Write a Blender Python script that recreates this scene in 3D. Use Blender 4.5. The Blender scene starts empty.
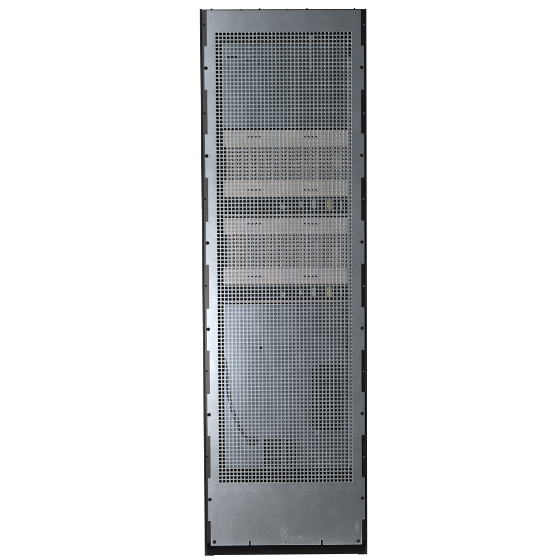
import bpy, bmesh, math, random
from mathutils import Matrix, Vector
random.seed(4)
sc = bpy.context.scene
COL = sc.collection

# ------------------------------------------------------------------ camera
RH = 1.98839                      # cabinet height, width is 0.6
cam_d = bpy.data.cameras.new("camera"); cam = bpy.data.objects.new("camera", cam_d); COL.objects.link(cam)
F = 1103.0
cam_d.sensor_width = 36.0; cam_d.lens = 36.0 * F / 560.0
cam_d.clip_start = 0.05; cam_d.clip_end = 100
CL = Vector((-0.0624758, -3.99933, 1.22204))
M = (Matrix.Rotation(-0.0113928, 3, 'Z') @ Matrix.Rotation(math.pi/2 - 0.05160046, 3, 'X') @ Matrix.Rotation(-0.0054636, 3, 'Z'))
cam.matrix_world = Matrix.Translation(CL) @ M.to_4x4()
sc.camera = cam
def at(px, py, Y=0.0):
    """point of the vertical plane y=Y measured at this spot of the photograph -> (x, z)"""
    d = M @ Vector(((px-280)/F, (280-py)/F, -1))
    t = (Y - CL.y) / d.y
    p = CL + d*t
    return p.x, p.z

# ------------------------------------------------------------------ materials
def mat(name, col, rough=0.5, metal=0.0, spec=0.5, noise=None, bump=0.0, bscale=400, stretch=(1,1,1), rvar=0.0):
    m = bpy.data.materials.new(name); m.use_nodes = True
    nt = m.node_tree; b = nt.nodes['Principled BSDF']
    b.inputs['Base Color'].default_value = (*col, 1); b.inputs['Roughness'].default_value = rough
    b.inputs['Metallic'].default_value = metal; b.inputs['Specular IOR Level'].default_value = spec
    N = nt.nodes.new; L = nt.links.new
    tc = N('ShaderNodeTexCoord'); mp = N('ShaderNodeMapping'); mp.inputs['Scale'].default_value = stretch
    L(tc.outputs['Object'], mp.inputs[0])
    if noise:
        n = N('ShaderNodeTexNoise'); n.inputs['Scale'].default_value = noise[0]; n.inputs['Detail'].default_value = 6
        n.inputs['Roughness'].default_value = 0.65
        L(mp.outputs[0], n.inputs['Vector'])
        r = N('ShaderNodeMapRange'); r.inputs[1].default_value = .3; r.inputs[2].default_value = .7
        r.inputs[3].default_value = 1-noise[1]; r.inputs[4].default_value = 1+noise[1]
        L(n.outputs[0], r.inputs[0])
        mx = N('ShaderNodeVectorMath'); mx.operation = 'SCALE'; mx.inputs[0].default_value = col
        L(r.outputs[0], mx.inputs['Scale']); L(mx.outputs[0], b.inputs['Base Color'])
        if rvar:
            r2 = N('ShaderNodeMapRange'); r2.inputs[1].default_value = .3; r2.inputs[2].default_value = .7
            r2.inputs[3].default_value = rough-rvar; r2.inputs[4].default_value = rough+rvar
            L(n.outputs[0], r2.inputs[0]); L(r2.outputs[0], b.inputs['Roughness'])
    if bump:
        n2 = N('ShaderNodeTexNoise'); n2.inputs['Scale'].default_value = bscale; n2.inputs['Detail'].default_value = 4
        L(mp.outputs[0], n2.inputs['Vector'])
        bp = N('ShaderNodeBump'); bp.inputs['Strength'].default_value = bump; bp.inputs['Distance'].default_value = 0.001
        L(n2.outputs[0], bp.inputs['Height']); L(bp.outputs[0], b.inputs['Normal'])
    return m

BLACK = mat('black_paint', (.002,.002,.003), .25, 0, .08, (60,.25), .15, 900)
POST = mat('black_channel_paint', (.012,.0105,.0135), .27, 0, .26, (40,.3), .2, 700)
SCREW = mat('black_screw', (.003,.003,.0035), .4, 0, .15)
SOCKET = mat('worn_screw', (.12,.12,.13), .4, .6, .5)
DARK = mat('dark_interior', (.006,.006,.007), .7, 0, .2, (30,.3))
INNER = mat('inner_plate_steel', (.165,.205,.225), .25, .97, .5, (18,.10), .05, 500, (1,1,.4), .04)
INNERLO = mat('inner_cover_steel', (.20,.235,.28), .27, .96, .5, (14,.10), .05, 500, (1,1,.5), .04)
RAIL = mat('rail_zinc', (.28,.32,.35), .4, .5, .5, (60,.15))
BEIGE = mat('beige_steel', (.64,.585,.52), .42, .25, .5, (25,.12), .1, 500)
PINK = mat('rosy_grey_steel', (.64,.57,.555), .42, .25, .5, (25,.12), .1, 500)
YELL = mat('yellow_plastic', (.33,.31,.15), .5)
EDGE = mat('lit_punched_edge', (.80,.84,.87), .42, .5, .5, (90,.2))  # paler hole rims: the catch of light on the edges is painted in
MODS = {'pale': mat('pale_module', (.36,.33,.30), .5), 'red': mat('reddish_module', (.22,.09,.075), .5), 'teal': mat('grey_green_module', (.16,.19,.18), .5)}
WHITEP = mat('white_plastic', (.42,.42,.42), .5)
GREYP = mat('grey_connector', (.30,.30,.31), .45, .3)
CABLE = mat('black_cable', (.008,.008,.009), .5)
GRILLE = mat('dark_grille_metal', (.06,.065,.07), .4, .7)

def galvanised():
    m = mat('galvanised_sheet', (.475,.508,.548), .285, .9, .5, (9,.05), 0, 400, (1,1,.6), .012)
    nt = m.node_tree; N = nt.nodes.new; L = nt.links.new; b = nt.nodes['Principled BSDF']
    tc = N('ShaderNodeTexCoord')
    def math_(op, a, c=None, clamp=False):
        n = N('ShaderNodeMath'); n.operation = op; n.use_clamp = clamp
        for i, v in enumerate((a, c)):
            if v is None: continue
            if isinstance(v, (int, float)): n.inputs[i].default_value = v
            else: L(v, n.inputs[i])
        return n.outputs[0]
    sep = N('ShaderNodeSeparateXYZ'); L(tc.outputs['Object'], sep.inputs[0])
    X, Z = sep.outputs[0], sep.outputs[2]
    # fine zinc grain + rolled streaks
    g = N('ShaderNodeTexNoise'); g.inputs['Scale'].default_value = 260; g.inputs['Detail'].default_value = 3
    L(tc.outputs['Object'], g.inputs['Vector'])
    mp = N('ShaderNodeMapping'); mp.inputs['Scale'].default_value = (160,1,9); L(tc.outputs['Object'], mp.inputs[0])
    s = N('ShaderNodeTexNoise'); s.inputs['Scale'].default_value = 1; s.inputs['Detail'].default_value = 4
    L(mp.outputs[0], s.inputs['Vector'])
    v = N('ShaderNodeTexVoronoi'); v.inputs['Scale'].default_value = 55; L(tc.outputs['Object'], v.inputs['Vector'])
    hgt = math_('ADD', math_('MULTIPLY', g.outputs[0], .55), math_('MULTIPLY', s.outputs[0], .14))
    bp = N('ShaderNodeBump'); bp.inputs['Strength'].default_value = .22; bp.inputs['Distance'].default_value = .0006
    L(hgt, bp.inputs['Height']); L(bp.outputs[0], b.inputs['Normal'])
    # circular wiping scuffs in the zinc below the perforation
    x0, z0 = SCUFF; P = .0422; R = .058
    tot = None
    for k in (-1, 0, 1, 2):
        u = math_('SUBTRACT', X, x0)
        cell = math_('FLOOR', math_('DIVIDE', u, P))
        dx = math_('SUBTRACT', u, math_('MULTIPLY', math_('ADD', cell, k), P))
        dz = math_('SUBTRACT', Z, z0)
        rr = math_('SQRT', math_('ADD', math_('MULTIPLY', dx, dx), math_('MULTIPLY', dz, dz)))
        e = math_('ABSOLUTE', math_('SUBTRACT', rr, R))
        ring = math_('SUBTRACT', 1, math_('DIVIDE', e, .0016), True)
        e2 = math_('ABSOLUTE', math_('SUBTRACT', rr, R-.008))
        ring2 = math_('MULTIPLY', math_('SUBTRACT', 1, math_('DIVIDE', e2, .0035), True), .3)
        ring = math_('MAXIMUM', ring, ring2)
        msk = math_('MULTIPLY', math_('LESS_THAN', dx, .012), math_('LESS_THAN', dz, -.015))
        ring = math_('MULTIPLY', ring, msk)
        tot = ring if tot is None else math_('MAXIMUM', tot, ring)
    br = N('ShaderNodeTexNoise'); br.inputs['Scale'].default_value = 38; br.inputs['Detail'].default_value = 3
    L(tc.outputs['Object'], br.inputs['Vector'])
    brk = math_('MULTIPLY', math_('SUBTRACT', br.outputs[0], .34), 3.2, True)
    tot = math_('MULTIPLY', tot, brk)
    # chalky smudges near the bottom edge
    sm = None
    for (sx, sz, rx, rz) in SMUDGES:
        a = math_('DIVIDE', math_('SUBTRACT', X, sx), rx); c = math_('DIVIDE', math_('SUBTRACT', Z, sz), rz)
        d = math_('SQRT', math_('ADD', math_('MULTIPLY', a, a), math_('MULTIPLY', c, c)))
        q = math_('SUBTRACT', 1.15, d, True)
        sm = q if sm is None else math_('MAXIMUM', sm, q)
    n3 = N('ShaderNodeTexNoise'); n3.inputs['Scale'].default_value = 120; n3.inputs['Detail'].default_value = 5
    L(tc.outputs['Object'], n3.inputs['Vector'])
    sm = math_('MULTIPLY', sm, math_('MULTIPLY', math_('SUBTRACT', n3.outputs[0], .42), 5, True))
    # tonal cell mottling and the marks multiply the base colour
    old = b.inputs['Base Color'].links[0].from_socket
    vm = N('ShaderNodeSeparateColor'); L(v.outputs['Color'], vm.inputs[0])
    gain = math_('ADD', math_('ADD', .985, math_('MULTIPLY', vm.outputs[0], .09)),
                 math_('ADD', math_('MULTIPLY', tot, .62), math_('MULTIPLY', sm, .75)))
    gain = math_('ADD', gain, math_('MULTIPLY', math_('SUBTRACT', g.outputs[0], .5), .75))
    sc_ = N('ShaderNodeVectorMath'); sc_.operation = 'SCALE'; L(old, sc_.inputs[0]); L(gain, sc_.inputs['Scale'])
    L(sc_.outputs[0], b.inputs['Base Color'])
    return m

# ------------------------------------------------------------------ helpers
def mesh_obj(name, bm, m, parent=None, smooth=False):
    me = bpy.data.meshes.new(name); bmesh.ops.recalc_face_normals(bm, faces=bm.faces[:]); bm.to_mesh(me); bm.free()
    for mm in (m if isinstance(m, (list, tuple)) else [m]): me.materials.append(mm)
    if smooth:
        for p in me.polygons: p.use_smooth = True
    o = bpy.data.objects.new(name, me); COL.objects.link(o)
    if parent: o.parent = parent
    return o
def box(bm, x0, x1, y0, y1, z0, z1, bev=0.0):
    r = bmesh.ops.create_cube(bm, size=1)
    for v in r['verts']:
        v.co = Vector((x0+(v.co.x+.5)*(x1-x0), y0+(v.co.y+.5)*(y1-y0), z0+(v.co.z+.5)*(z1-z0)))
    if bev:
        es = list({e for v in r['verts'] for e in v.link_edges})
        bmesh.ops.bevel(bm, geom=es, offset=bev, segments=2, affect='EDGES', profile=.6)
def pbox(bm, a, b_, y0, y1, bev=0.0):
    """box between two photo corners (upper left, lower right) with its rear-facing side at y0"""
    xa, za = at(a[0], a[1], y0); xb, zb = at(b_[0], b_[1], y0)
    box(bm, min(xa,xb), max(xa,xb), y0, y1, min(za,zb), max(za,zb), bev)
def empty(name, loc, label, cat, group=None):
    o = bpy.data.objects.new(name, None); COL.objects.link(o); o.location = loc; o.empty_display_size = .05
    o['label'] = label; o['category'] = cat
    if group: o['group'] = group
    return o
def screw_head(name, x, z, y, r, m, parent, h=.003, slot=True):
    bm = bmesh.new(); n = 20
    prof = [(r, 0), (r, h*.35), (r*.86, h*.8), (r*.5, h), ]
    if slot: prof += [(r*.38, h), (r*.30, h*.45), (0, h*.45)]
    else: prof += [(0, h*1.05)]
    rings = []
    for (rr, hh) in prof:
        if rr == 0: rings.append([bm.verts.new((x, y-hh, z))])
        else: rings.append([bm.verts.new((x+rr*math.cos(2*math.pi*i/n), y-hh, z+rr*math.sin(2*math.pi*i/n))) for i in range(n)])
    for a, b_ in zip(rings, rings[1:]):
        for i in range(n):
            j = (i+1) % n
            if len(b_) == 1: bm.faces.new((a[i], a[j], b_[0]))
            else: bm.faces.new((a[i], a[j], b_[j], b_[i]))
    return mesh_obj(name, bm, m, parent, True)

# ------------------------------------------------------------------ perforated sheets
def perforated(bm, xs, zs, hole, y, t, chamfer, chd, edge_mat=0):
    """one cell per (x in xs, z in zs): square pitch cells with a square, corner-cut hole of size `hole`"""
    px = xs[1]-xs[0]; pz = abs(zs[1]-zs[0])
    h = hole/2; c = hole*.13
    def oct_(h, c): return [(-h+c,-h),(h-c,-h),(h,-h+c),(h,h-c),(h-c,h),(-h+c,h),(-h,h-c),(-h,-h+c)]
    A = oct_(h+chamfer, c+chamfer*.3); B = oct_(h, c)
    for x in xs:
        for z in zs:
            O = [(-A[1][0],-pz/2),(A[1][0],-pz/2),(px/2,-A[1][0]),(px/2,A[1][0]),(A[1][0],pz/2),(-A[1][0],pz/2),(-px/2,A[1][0]),(-px/2,-A[1][0])]
            co = [(-px/2,-pz/2),(px/2,-pz/2),(px/2,pz/2),(-px/2,pz/2)]
            nv = lambda L_, yy: [bm.verts.new((x+a, yy, z+b_)) for a, b_ in L_]
            o, cc, a, b1, b2 = nv(O,y), nv(co,y), nv(A,y), nv(B,y+chd), nv(B,y+t)
            for i in range(8):
                j = (i+1) % 8
                if i % 2 == 0: bm.faces.new((o[i],o[j],a[j],a[i]))
                else: bm.faces.new((o[i],cc[(i+1)//2 % 4],o[j],a[j],a[i]))
                bm.faces.new((a[i],a[j],b1[j],b1[i])).material_index = edge_mat
                bm.faces.new((b1[i],b1[j],b2[j],b2[i]))
            # back face
            o2, c2 = nv(O,y+t), nv(co,y+t)
            for i in range(8):
                j = (i+1) % 8
                if i % 2 == 0: bm.faces.new((o2[j],o2[i],b2[i],b2[j]))
                else: bm.faces.new((o2[j],c2[(i+1)//2 % 4],o2[i],b2[i],b2[j]))

def inside(poly, x, z):
    r = False
    for i in range(len(poly)):
        x1, z1 = poly[i]; x2, z2 = poly[(i+1) % len(poly)]
        if (z1 > z) != (z2 > z) and x < (x2-x1)*(z-z1)/(z2-z1)+x1: r = not r
    return r
def inset(poly, d):
    """poly counter-clockwise, axis aligned"""
    out = []; n = len(poly)
    for i in range(n):
        p, q, r = Vector(poly[i-1]), Vector(poly[i]), Vector(poly[(i+1) % n])
        a = (q-p).normalized(); b_ = (r-q).normalized()
        na = Vector((-a.y, a.x)); nb = Vector((-b_.y, b_.x))
        out.append(tuple(q + (na+nb)*d))
    return out

# ------------------------------------------------------------------ the cabinet
PITCH = .0136384; NX, NZ = 36, 120
gx0 = -NX/2*PITCH + .0000; gz1 = 1.90100 + PITCH/2; gx1 = gx0 + NX*PITCH; gz0 = gz1 - NZ*PITCH
hxs = [gx0 + PITCH*(i+.5) for i in range(NX)]; hzs = [gz1 - PITCH*(i+.5) for i in range(NZ)]
SCUFF = (at(222, 475)[0], at(222, 476)[1])
SMUDGES = [(*at(284,532), .018, .030), (*at(357,527), .010, .034), (*at(300,538), .045, .014), (*at(285,541), .010,.008)]
GALV = galvanised()

cab = empty('rack_cabinet', (0, .4, 0), 'tall black equipment cabinet with a grey perforated steel rear panel', 'cabinet')
def P(name, bm, m, parent=None, smooth=False):
    o = mesh_obj(name, bm, m, None, smooth)
    par = parent or cab
    o.parent = par
    w = Vector((0,0,0)); q = par
    while q: w += q.location; q = q.parent
    o.location = -w            # meshes are written in world coordinates
    return o
def PS(name, x, z, y, r, m, parent, **k):
    o = screw_head(name, x, z, y, r, m, None, **k); o.parent = parent
    w = Vector((0,0,0)); q = parent
    while q: w += q.location; q = q.parent
    o.location = -w
    return o

W = .3; D = .8
# side posts: outer return edge, a shallow groove, then the broad face the panel hangs on
zn = [z for z in ()]
for s in (-1, 1):
    bm = bmesh.new()
    prof = [(W, .006), (W-.0012, .0042), (W-.0055, .0042), (W-.0062, .009), (W-.0085, .009), (W-.0092, .0066), (W-.034, .0048), (W-.034, .05), (W, .05)]
    lo = [bm.verts.new((s*a, b_, .0)) for a, b_ in prof]; hi = [bm.verts.new((s*a, b_, RH-.0005)) for a, b_ in prof]
    n = len(prof)
    for i in range(n): bm.faces.new((lo[i], lo[(i+1) % n], hi[(i+1) % n], hi[i]))
    bm.faces.new(lo); bm.faces.new(hi)
    post = P('side_post', bm, POST)
    for py in (24.5, 113, 199, 286, 371.5, 457):
        x, z = at(203.6 + (py-24)*.0085, py) if s < 0 else at(364.0, py)
        PS('screw', x, z, .0045, .0035, SOCKET if s > 0 else SCREW, post, h=.002)
# top rail, plinth, skins
bm = bmesh.new(); box(bm, -W+.0345, W-.0345, .0035, .05, RH-.034, RH-.001, .0008); P('top_rail', bm, BLACK)
bm = bmesh.new(); box(bm, -W, W, .006, D, RH-.0004, RH+.0008, .0003); P('top_cover', bm, BLACK)
bm = bmesh.new(); box(bm, -W+.0095, W-.0095, .001, .06, .003, at(280,545.5)[1]+.012, .0012); P('plinth', bm, BLACK)
bm = bmesh.new(); box(bm, -W+.0345, W-.0345, .0605, D-.02, .004, .04); P('base_tray', bm, DARK)
for s in (-1, 1):
    bm = bmesh.new(); a, b_ = sorted((s*(W-.001), s*(W-.003))); box(bm, a, b_, .0505, D-.02, .01, RH-.001); P('side_panel', bm, BLACK)
bm = bmesh.new(); box(bm, -W, W, D-.019, D, .01, RH-.001, .002); fd = P('front_door', bm, BLACK)
bm = bmesh.new(); box(bm, .25, .265, D, D+.02, .95, 1.12, .003); P('handle', bm, POST, fd)
for x, z0 in ((-.28,0), (.28,0)):
    pass
for px, r in ((211.4,.0045), (241,.0032), (259.6,.0046), (287.5,.0032), (307.2,.0046), (334,.0032), (354.8,.0046)):
    x, _ = at(px, 8.6)
    bm = bmesh.new()
    bmesh.ops.create_cone(bm, segments=16, radius1=r, radius2=r*.55, depth=r*1.1, cap_ends=True,
                          matrix=Matrix.Translation((x, .016, RH+.0009+r*.55)))
    P('bolt', bm, BLACK)
for s in (-1, 1):
    bm = bmesh.new(); box(bm, s*(W-.004)-.0035, s*(W-.004)+.0035, .008, .03, RH+.0009, RH+.0028, .0006); P('corner_cap', bm, BLACK)

# rear panel outline
cy = [46, 90, 134, 178, 221.5, 265, 308.5, 351, 393.5, 436, 478, 521]
cyr = [45.5, 89.5, 133.5, 177.5, 220.5, 264, 307, 350, 392, 434.5, 477, 519]
ptop = at(280, 9.9)[1]; pbot = at(280, 545.0)[1]
lx_in = -W + .0243; lx_out = -W + .0146
rx_in = W - .0205; rx_out = W - .0095
zl = [at(204, y)[1] for y in cy]; zr = [at(363, y)[1] for y in cyr]
outl = [(lx_in, pbot)]
s1 = at(249.8, 541)[0]; s2 = at(321.8, 541)[0]; sz = at(250, 540.6)[1]
for sx in (s1, s2): outl += [(sx-.0036, pbot), (sx-.0036, sz), (sx+.0036, sz), (sx+.0036, pbot)]
outl += [(rx_in, pbot)]
state = False
for z in reversed(zr):
    a, b_ = (rx_in, rx_out) if not state else (rx_out, rx_in)
    outl += [(a, z), (b_, z)]; state = not state
outl += [(rx_in, ptop), (lx_in, ptop)]
state = False
for z in zl:
    a, b_ = (lx_in, lx_out) if not state else (lx_out, lx_in)
    outl += [(a, z), (b_, z)]; state = not state
T = .0016; CH = .0011
bm = bmesh.new()
perforated(bm, hxs, hzs, PITCH*.748, 0.0, T, .0006, .0003, 1)
inn = inset(outl, CH)
xs = sorted({round(p[0],7) for p in inn} | {gx0, gx1}); zs = sorted({round(p[1],7) for p in inn} | {gz0, gz1})
for i in range(len(xs)-1):
    for j in range(len(zs)-1):
        xa, xb, za, zb = xs[i], xs[i+1], zs[j], zs[j+1]
        if xb-xa < 1e-6 or zb-za < 1e-6: continue
        mx, mz = (xa+xb)/2, (za+zb)/2
        if not inside(inn, mx, mz) or (gx0 < mx < gx1 and gz0 < mz < gz1): continue
        bm.faces.new([bm.verts.new((a, 0, b_)) for a, b_ in ((xa,za),(xb,za),(xb,zb),(xa,zb))])
        bm.faces.new([bm.verts.new((a, T, b_)) for a, b_ in ((xa,zb),(xb,zb),(xb,za),(xa,za))])
n = len(outl)
for i in range(n):
    j = (i+1) % n
    a, b_, c, d = inn[i], inn[j], outl[j], outl[i]
    bm.faces.new([bm.verts.new(v) for v in ((a[0],0,a[1]),(d[0],CH*.7,d[1]),(c[0],CH*.7,c[1]),(b_[0],0,b_[1]))])
    bm.faces.new([bm.verts.new(v) for v in ((d[0],CH*.7,d[1]),(d[0],T+.0015,d[1]),(c[0],T+.0015,c[1]),(c[0],CH*.7,c[1]))])
me_panel = bm
panel = None
def raw(name, bm, m):
    me = bpy.data.meshes.new(name); bm.to_mesh(me); bm.free(); me.materials.append(m); me.materials.append(EDGE)
    o = bpy.data.objects.new(name, me); COL.objects.link(o); o.parent = cab; o.location = -cab.location
    return o
panel = raw('rear_panel', bm, GALV)
for px, py in ((205.9,68.2),(206.6,156),(207.4,243),(208.2,329.3),(209,414.7),(209.8,499.6),(214.4,542)):
    x, z = at(px, py); PS('screw', x, z, 0, .0066, SCREW, panel, h=.0035)
for px, py in ((361.5,67.5),(361.6,155.4),(361.8,242),(362,328.2),(362.1,413.5),(362.3,498.2),(358.2,541)):
    x, z = at(px, py); PS('screw', x, z, 0, .0060, SCREW, panel, h=.0035)
x, z = at(285.5, 541.6); PS('screw', x, z, 0, .0026, SCREW, panel, h=.001)

# inner mounting rails
DEP = .045
for (a, b_) in (((347.9,56),(354.8,466)),):
    bm = bmesh.new(); pbox(bm, a, b_, .022, .045, .001); P('mounting_rail', bm, RAIL)
bm = bmesh.new(); pbox(bm, (208,12), (213.5,540), .05, .1, .001); P('mounting_rail', bm, DARK)

# ------------------------------------------------------------------ blanking plate in the top bay
def thing_at(name, p0, Y, label, cat, group=None):
    x, z = at(*p0, Y); return empty(name, (x, Y, z), label, cat, group)
def Q(name, bm, m, parent, smooth=False):
    o = mesh_obj(name, bm, m, None, smooth); o.parent = parent
    w = Vector((0,0,0)); q = parent
    while q: w += q.location; q = q.parent
    o.location = -w; return o
top = thing_at('blanking_plate', (286,126.5), DEP, 'plain blue-grey steel plate behind the mesh at the top of the cabinet', 'plate')
def bowed(x, xl, xr, k, e):
    u = max(0.0, (xr-x)/(xr-xl)); return DEP + k*u**e
def bowed_sheet(bm, rects, xl, xr, k, e, t=.0025, cols=40):
    for (xa, xb, za, zb) in rects:
        n = max(1, round(cols*(xb-xa)/(xr-xl)))
        for i in range(n):
            p = xa+(xb-xa)*i/n; q = xa+(xb-xa)*(i+1)/n
            bm.faces.new([bm.verts.new(v) for v in ((p,bowed(p,xl,xr,k,e),za),(q,bowed(q,xl,xr,k,e),za),(q,bowed(q,xl,xr,k,e),zb),(p,bowed(p,xl,xr,k,e),zb))])
    bmesh.ops.remove_doubles(bm, verts=bm.verts[:], dist=1e-6)
    ext = bmesh.ops.extrude_face_region(bm, geom=bm.faces[:])
    bmesh.ops.translate(bm, verts=[g for g in ext['geom'] if isinstance(g, bmesh.types.BMVert)], vec=(0,t,0))
UL, UT = at(221.6, 43, DEP); UR, UB = at(347.5, 126.8, DEP)
bm = bmesh.new(); bowed_sheet(bm, [(UL, UR, UB, UT)], UL, UR, .0128, 2.2); Q('plate', bm, INNER, top)
bm = bmesh.new(); pbox(bm, (227,56.3), (237.2,57.9), DEP+.0030, DEP+.010); Q('slot', bm, SCREW, top)
bm = bmesh.new(); pbox(bm, (221.6,39), (347.5,42.6), DEP+.012, DEP+.03, .001); Q('upper_fold', bm, DARK, top)
for px, py in ((248,60.5), (258.5,63.5)):
    x, z = at(px, py, DEP); PS('screw', x, z, DEP, .004, SCREW, top, h=.002)
bm = bmesh.new(); pbox(bm, (308.6,35.2), (313.2,38.8), .02, .024, .0008)
tg = Q('label_tag', bm, WHITEP, top)
bm = bmesh.new(); pbox(bm, (310.4,38.8), (311.4,72), .024, .026); Q('tag_cord', bm, PINK, top)

# ------------------------------------------------------------------ two ventilated chassis
def perf_round(bm, x0, x1, z0, z1, y, pitch, ph, r, t):
    """staggered round perforation, cells brick-laid"""
    nz = round((z1-z0)/ph); nx = round((x1-x0)/pitch)
    ph = (z1-z0)/nz; pitch = (x1-x0)/nx
    for j in range(nz):
        zc = z0 + ph*(j+.5); off = (j % 2)*pitch/2
        for i in range(nx):
            xc = x0 + pitch*(i+.5) + off - pitch/4
            O = [(-pitch/2,-ph/2),(0,-ph/2),(pitch/2,-ph/2),(pitch/2,0),(pitch/2,ph/2),(0,ph/2),(-pitch/2,ph/2),(-pitch/2,0)]
            an = [-135,-90,-45,0,45,90,135,180]
            o = [bm.verts.new((xc+a, y, zc+b_)) for a, b_ in O]
            c = [bm.verts.new((xc+r*(1.12*math.cos(math.radians(a)) + (.42 if i % 2 else -.42)*math.sin(math.radians(a))), y, zc+r*math.sin(math.radians(a)))) for a in an]
            d = [bm.verts.new((v.co.x, y+t, v.co.z)) for v in c]
            for k in range(8):
                m_ = (k+1) % 8
                bm.faces.new((o[k],o[m_],c[m_],c[k])); bm.faces.new((c[k],c[m_],d[m_],d[k]))

def chassis(Y0, label, metal, y_top, y_g0, y_g1, y_low, y_bay, lip, slots, mods):
    t = thing_at('ventilated_chassis', (286, y_bay), DEP, label, 'chassis', 'ventilated chassis in the middle of the cabinet')
    L0, R0 = 223.4, 347.5
    bm = bmesh.new(); pbox(bm, (L0,y_top), (R0,y_g0), DEP, DEP+.004, .0012); uf = Q('upper_flange', bm, metal, t)
    bm = bmesh.new(); pbox(bm, (L0,y_g1), (R0,y_low), DEP, DEP+.004, .0012); lf = Q('lower_flange', bm, metal, t)
    xa, za = at(L0+.4, y_g1, DEP+.002); xb, zb = at(R0-.4, y_g0, DEP+.002)
    bm = bmesh.new(); perf_round(bm, xa+.012, xb, za, zb, DEP+.002, .0092, .0069, .0034, .0012)
    Q('vent_grille', bm, metal, t)
    # coloured module backs seen faintly between the vent holes
    bm = bmesh.new(); box(bm, xa, xb, DEP+.02, DEP+.45, at(286,y_low,DEP)[1], at(286,y_top,DEP)[1]-.004); Q('chassis_body', bm, DARK, t)
    for (par, y) in ((uf, slots[0]), (lf, slots[1])):
        for xs_ in ((248.4,252.2,256,259.7), (305,308.7,312.5,316.3)):
            bm = bmesh.new()
            for k, px in enumerate(xs_):
                x, z = at(px, y + (.0 if k % 2 else .0), DEP)
                r = bmesh.ops.create_cube(bm, size=1)
                for v in r['verts']: v.co = Vector((v.co.x*.0085, v.co.y*.001, v.co.z*.0044))
                bmesh.ops.rotate(bm, verts=r['verts'], cent=(0,0,0), matrix=Matrix.Rotation(math.radians(-28 if px < 290 else 28), 3, 'Y'))
                bmesh.ops.translate(bm, verts=r['verts'], vec=(x, DEP-.0003, z))
            Q('vent_slots', bm, SCREW, par)
    for (a, b_, ya, yb, c) in mods:
        bm = bmesh.new(); pbox(bm, (a, y_g0+ya), (b_, y_g0+yb), DEP+.010, DEP+.0195, .001); Q('module', bm, MODS[c], t)
    # recessed connector bay
    bm = bmesh.new(); pbox(bm, (L0+.5,y_low+.2), (R0,y_bay), DEP+.03, DEP+.20, .001); bay = Q('connector_bay', bm, DARK, t)
    dy = y_low-197
    for (a, b_, m, nm) in (((280.2,204),(286.2,210.4),GREYP,'round_socket'), ((312.4,200.6),(316.2,208.8),WHITEP,'white_plug'),
                           ((327.0,200.2),(332.2,209.6),YELL,'yellow_plug'), ((341.2,201),(342.6,210),GREYP,'terminal'),
                           ((300,201.5),(302.2,208),GREYP,'terminal')):
        bm = bmesh.new()
        if nm == 'round_socket':
            x, z = at((a[0]+b_[0])/2, (a[1]+b_[1])/2+dy, DEP+.01)
            bmesh.ops.create_cone(bm, segments=24, radius1=.0115, radius2=.0095, depth=.02, cap_ends=True,
                matrix=Matrix.Translation((x, DEP+.02, z)) @ Matrix.Rotation(math.pi/2, 4, 'X'))
        else:
            pbox(bm, (a[0],a[1]+dy), (b_[0],b_[1]+dy), DEP+.012, DEP+.03, .0015)
            pbox(bm, (a[0]+.8,a[1]+dy+1.6), (b_[0]-.4,b_[1]+dy-3), DEP+.006, DEP+.0125, .001)
        Q(nm, bm, m, t)
    bm = bmesh.new(); pbox(bm, (L0,lip[0]), (R0,lip[1]), DEP-.002, DEP+.03, .0008); Q('bottom_lip', bm, metal, t)
    return t
M1 = ((237.5,239,22,34,'pale'),(248.3,251.2,10,34,'pale'),(257.3,260,12,34,'pale'),(263,264.5,1,34,'teal'),(273,275.3,5,30,'red'),(278.2,280,3,34,'teal'),
      (291,293,12,34,'pale'),(300.8,303,12,34,'red'),(305,308.6,18,34,'pale'),(315,319.2,10,34,'pale'),(321,322.4,1,34,'teal'),(328.4,330.6,14,30,'red'),(333,341,9,25,'pale'))
M2 = ((236,238.4,16,34,'pale'),(247.4,250.8,14,34,'pale'),(256.9,258.8,6,34,'pale'),(266,267.6,1,34,'teal'),(272.6,274.4,12,34,'red'),(281,284.6,18,34,'pale'),
      (292.5,294,1,34,'teal'),(300.6,302.6,10,34,'pale'),(309,311.6,20,34,'red'),(316,319.6,8,34,'pale'),(329,330.5,6,34,'red'),(332,340,13,34,'pale'))
chassis(0, 'beige ventilated steel chassis directly below the plain blue-grey top plate', BEIGE, 130.2, 145.2, 180, 196.6, 214.2, (214.3,215.7), (136.8,190.0), M1)
chassis(1, 'rosy-grey ventilated steel chassis just above the large blue-grey cover', PINK, 218.4, 234, 268.6, 284, 300.2, (300.8,302.2), (223.8,276.5), M2)

# ------------------------------------------------------------------ lower unit
low = thing_at('fan_unit', (286,469), DEP, 'large blue-grey steel cover with two dark grilles in the lower half of the cabinet', 'cover')
Lx, Rx, Ty, By = 223.4, 347.5, 304.8, 468
g1 = (309.5, 364.5, 343.2, 430); g2 = (263.8, 438.5, 301, 466)
openings = [(319.2,364.5,343.2,430), (315.4,366,317.4,430), (311.6,368,313.2,428), (263.8,438.5,283.2,466.5), (286,440,288.4,466.5), (290.6,440,292.6,466.5), (295,441,296.6,466.5), (299.4,443,300.6,466.5)]
ops = []
for (a, b_, c, d) in openings:
    x0, z1 = at(a, b_, DEP); x1, z0 = at(c, d, DEP); ops.append((x0, x1, z0, z1))
cx0, cz1 = at(Lx, Ty, DEP); cx1, cz0 = at(Rx, By, DEP)
xs = sorted({cx0, cx1} | {o[0] for o in ops} | {o[1] for o in ops}); zs = sorted({cz0, cz1} | {v for o in ops for v in o[2:]})
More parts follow.
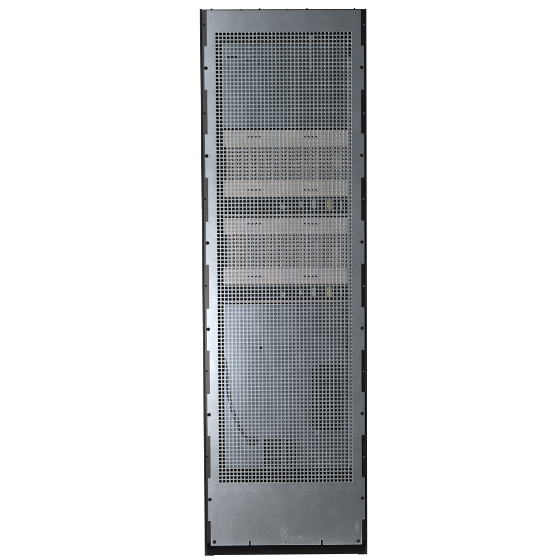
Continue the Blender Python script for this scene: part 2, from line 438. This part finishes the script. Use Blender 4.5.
# real openings and ventilation slots left between the butted strips of one sheet
bm = bmesh.new()
LK = .0118
rects = []
for i in range(len(xs)-1):
    for j in range(len(zs)-1):
        mx, mz = (xs[i]+xs[i+1])/2, (zs[j]+zs[j+1])/2
        if not any(o[0] < mx < o[1] and o[2] < mz < o[3] for o in ops): rects.append((xs[i], xs[i+1], zs[j], zs[j+1]))
bowed_sheet(bm, rects, xs[0], xs[-1], LK, 2.0)
Q('cover', bm, INNERLO, low)
for (ax, ay, bx_, by_) in (g1, g2):
    x0, z1 = at(ax, ay, DEP+.006); x1, z0 = at(bx_, by_, DEP+.006)
    bm = bmesh.new(); n = 12; m_ = 16
    for i in range(n+1):
        x = x0+(x1-x0)*i/n; box(bm, x-.0009, x+.0009, DEP+.0125, DEP+.0145, z0, z1)
    for j in range(m_+1):
        z = z0+(z1-z0)*j/m_; box(bm, x0, x1, DEP+.0150, DEP+.0165, z-.0007, z+.0007)
    Q('fan_grille', bm, GRILLE, low)
bm = bmesh.new(); pbox(bm, (Lx+2,Ty+1), (Rx-2,By-1), DEP+.05, DEP+.4); Q('unit_body', bm, DARK, low)
for px, py in ((261,347.8),(346.2,347)):
    x, z = at(px, py, DEP); PS('screw', x, z, bowed(x, xs[0], xs[-1], LK, 2.0), .0056, SCREW, low, h=.003)
for (a, b_) in (((250.5,430.5),(254.5,433.5)), ((315,430.5),(318.5,434))):
    y_ = bowed(at(a[0], a[1], DEP)[0], xs[0], xs[-1], LK, 2.0); bm = bmesh.new(); pbox(bm, a, b_, y_-.004, y_-.0003, .0008); Q('clip', bm, RAIL, low)

# ------------------------------------------------------------------ cable with plug
cab_t = thing_at('power_cable', (251,446), .034, 'thin black cable hanging in front of the lower cover, ending in a plug', 'cable')
pts = [(222.5,358),(225.0,368),(226.6,380),(227.6,395),(229.6,405),(233.5,417),(239.5,430),(244.5,438),(249.5,442.5)]
cu = bpy.data.curves.new('cord', 'CURVE'); cu.dimensions = '3D'; cu.bevel_depth = .0030; cu.bevel_resolution = 4; cu.resolution_u = 8
sp = cu.splines.new('NURBS'); sp.points.add(len(pts)-1); sp.use_endpoint_u = True; sp.order_u = 4
for i, (px, py) in enumerate(pts):
    x, z = at(px, py, .036); sp.points[i].co = (x, .036, z, 1)
tmp = bpy.data.objects.new('cord_curve', cu); COL.objects.link(tmp)
dg = bpy.context.evaluated_depsgraph_get(); me = bpy.data.meshes.new_from_object(tmp.evaluated_get(dg))
bpy.data.objects.remove(tmp); me.name = 'cord'; me.materials.clear(); me.materials.append(CABLE)
o = bpy.data.objects.new('cord', me); COL.objects.link(o); o.parent = cab_t; o.location = -cab_t.location
bm = bmesh.new(); pbox(bm, (247.2,438.8), (255.2,446.4), .026, .042, .003); pbox(bm, (255.0,440.4), (256.8,444.6), .030, .038, .001)
Q('plug', bm, CABLE, cab_t)

# ------------------------------------------------------------------ white studio sweep, made to glow
bmat = bpy.data.materials.new('glowing_white_sweep'); bmat.use_nodes = True
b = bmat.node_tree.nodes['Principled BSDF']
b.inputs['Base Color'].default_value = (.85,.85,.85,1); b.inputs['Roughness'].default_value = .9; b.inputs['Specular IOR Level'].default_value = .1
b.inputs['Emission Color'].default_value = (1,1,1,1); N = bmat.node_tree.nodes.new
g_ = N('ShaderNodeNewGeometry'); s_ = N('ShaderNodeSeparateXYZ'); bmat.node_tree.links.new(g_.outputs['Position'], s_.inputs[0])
r_ = N('ShaderNodeMapRange'); r_.inputs[1].default_value = -.09; r_.inputs[2].default_value = -.064; r_.inputs[3].default_value = 0; r_.inputs[4].default_value = 1.25  # sheet glows to stay white; glow fades in front to spare the panel
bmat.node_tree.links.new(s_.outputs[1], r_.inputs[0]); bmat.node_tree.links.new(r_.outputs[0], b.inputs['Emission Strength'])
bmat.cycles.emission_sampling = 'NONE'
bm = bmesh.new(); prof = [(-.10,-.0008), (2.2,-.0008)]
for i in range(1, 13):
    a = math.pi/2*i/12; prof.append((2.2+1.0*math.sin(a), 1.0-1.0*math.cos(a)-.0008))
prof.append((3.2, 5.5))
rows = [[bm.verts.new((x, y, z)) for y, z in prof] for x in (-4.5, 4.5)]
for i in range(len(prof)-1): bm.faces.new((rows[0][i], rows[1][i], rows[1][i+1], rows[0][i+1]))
me = bpy.data.meshes.new('glowing_backdrop'); bm.to_mesh(me); bm.free(); me.materials.append(bmat)
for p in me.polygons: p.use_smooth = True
bd = bpy.data.objects.new('glowing_backdrop', me); COL.objects.link(bd); bd['kind'] = 'structure'

bm = bmesh.new(); bm.faces.new([bm.verts.new(v) for v in ((-8,-8,-.005),(8,-8,-.005),(8,8,-.005),(-8,8,-.005))])
fl = mesh_obj('floor', bm, mat('studio_floor', (.045,.045,.047), .75, 0, .2, (12,.2))); fl['kind'] = 'structure'

# ------------------------------------------------------------------ light
w = bpy.data.worlds.new('World'); sc.world = w; w.use_nodes = True
w.node_tree.nodes['Background'].inputs[0].default_value = (.72,.90,1,1); w.node_tree.nodes['Background'].inputs[1].default_value = .045
def area(name, loc, tgt, size, sizey, power, col=(1,1,1)):
    l = bpy.data.lights.new(name, 'AREA'); l.shape = 'RECTANGLE'; l.size = size; l.size_y = sizey; l.energy = power; l.color = col
    o = bpy.data.objects.new(name, l); COL.objects.link(o); o.location = loc
    o.rotation_euler = (Vector(tgt)-Vector(loc)).to_track_quat('-Z', 'Y').to_euler(); return o
area('key_softbox', (-1.58,-3.6,.42), (-.25,0,.8), .8, .8, 104, (1,.985,.99))
area('strip_softbox', (-1.66,-3.8,2.25), (-.15,0,1.3), .7, 1.8, 54, (.93,.98,1))

sc.view_settings.view_transform = 'Standard'; sc.view_settings.look = 'None'; sc.view_settings.exposure = 0
sc.cycles.max_bounces = 8
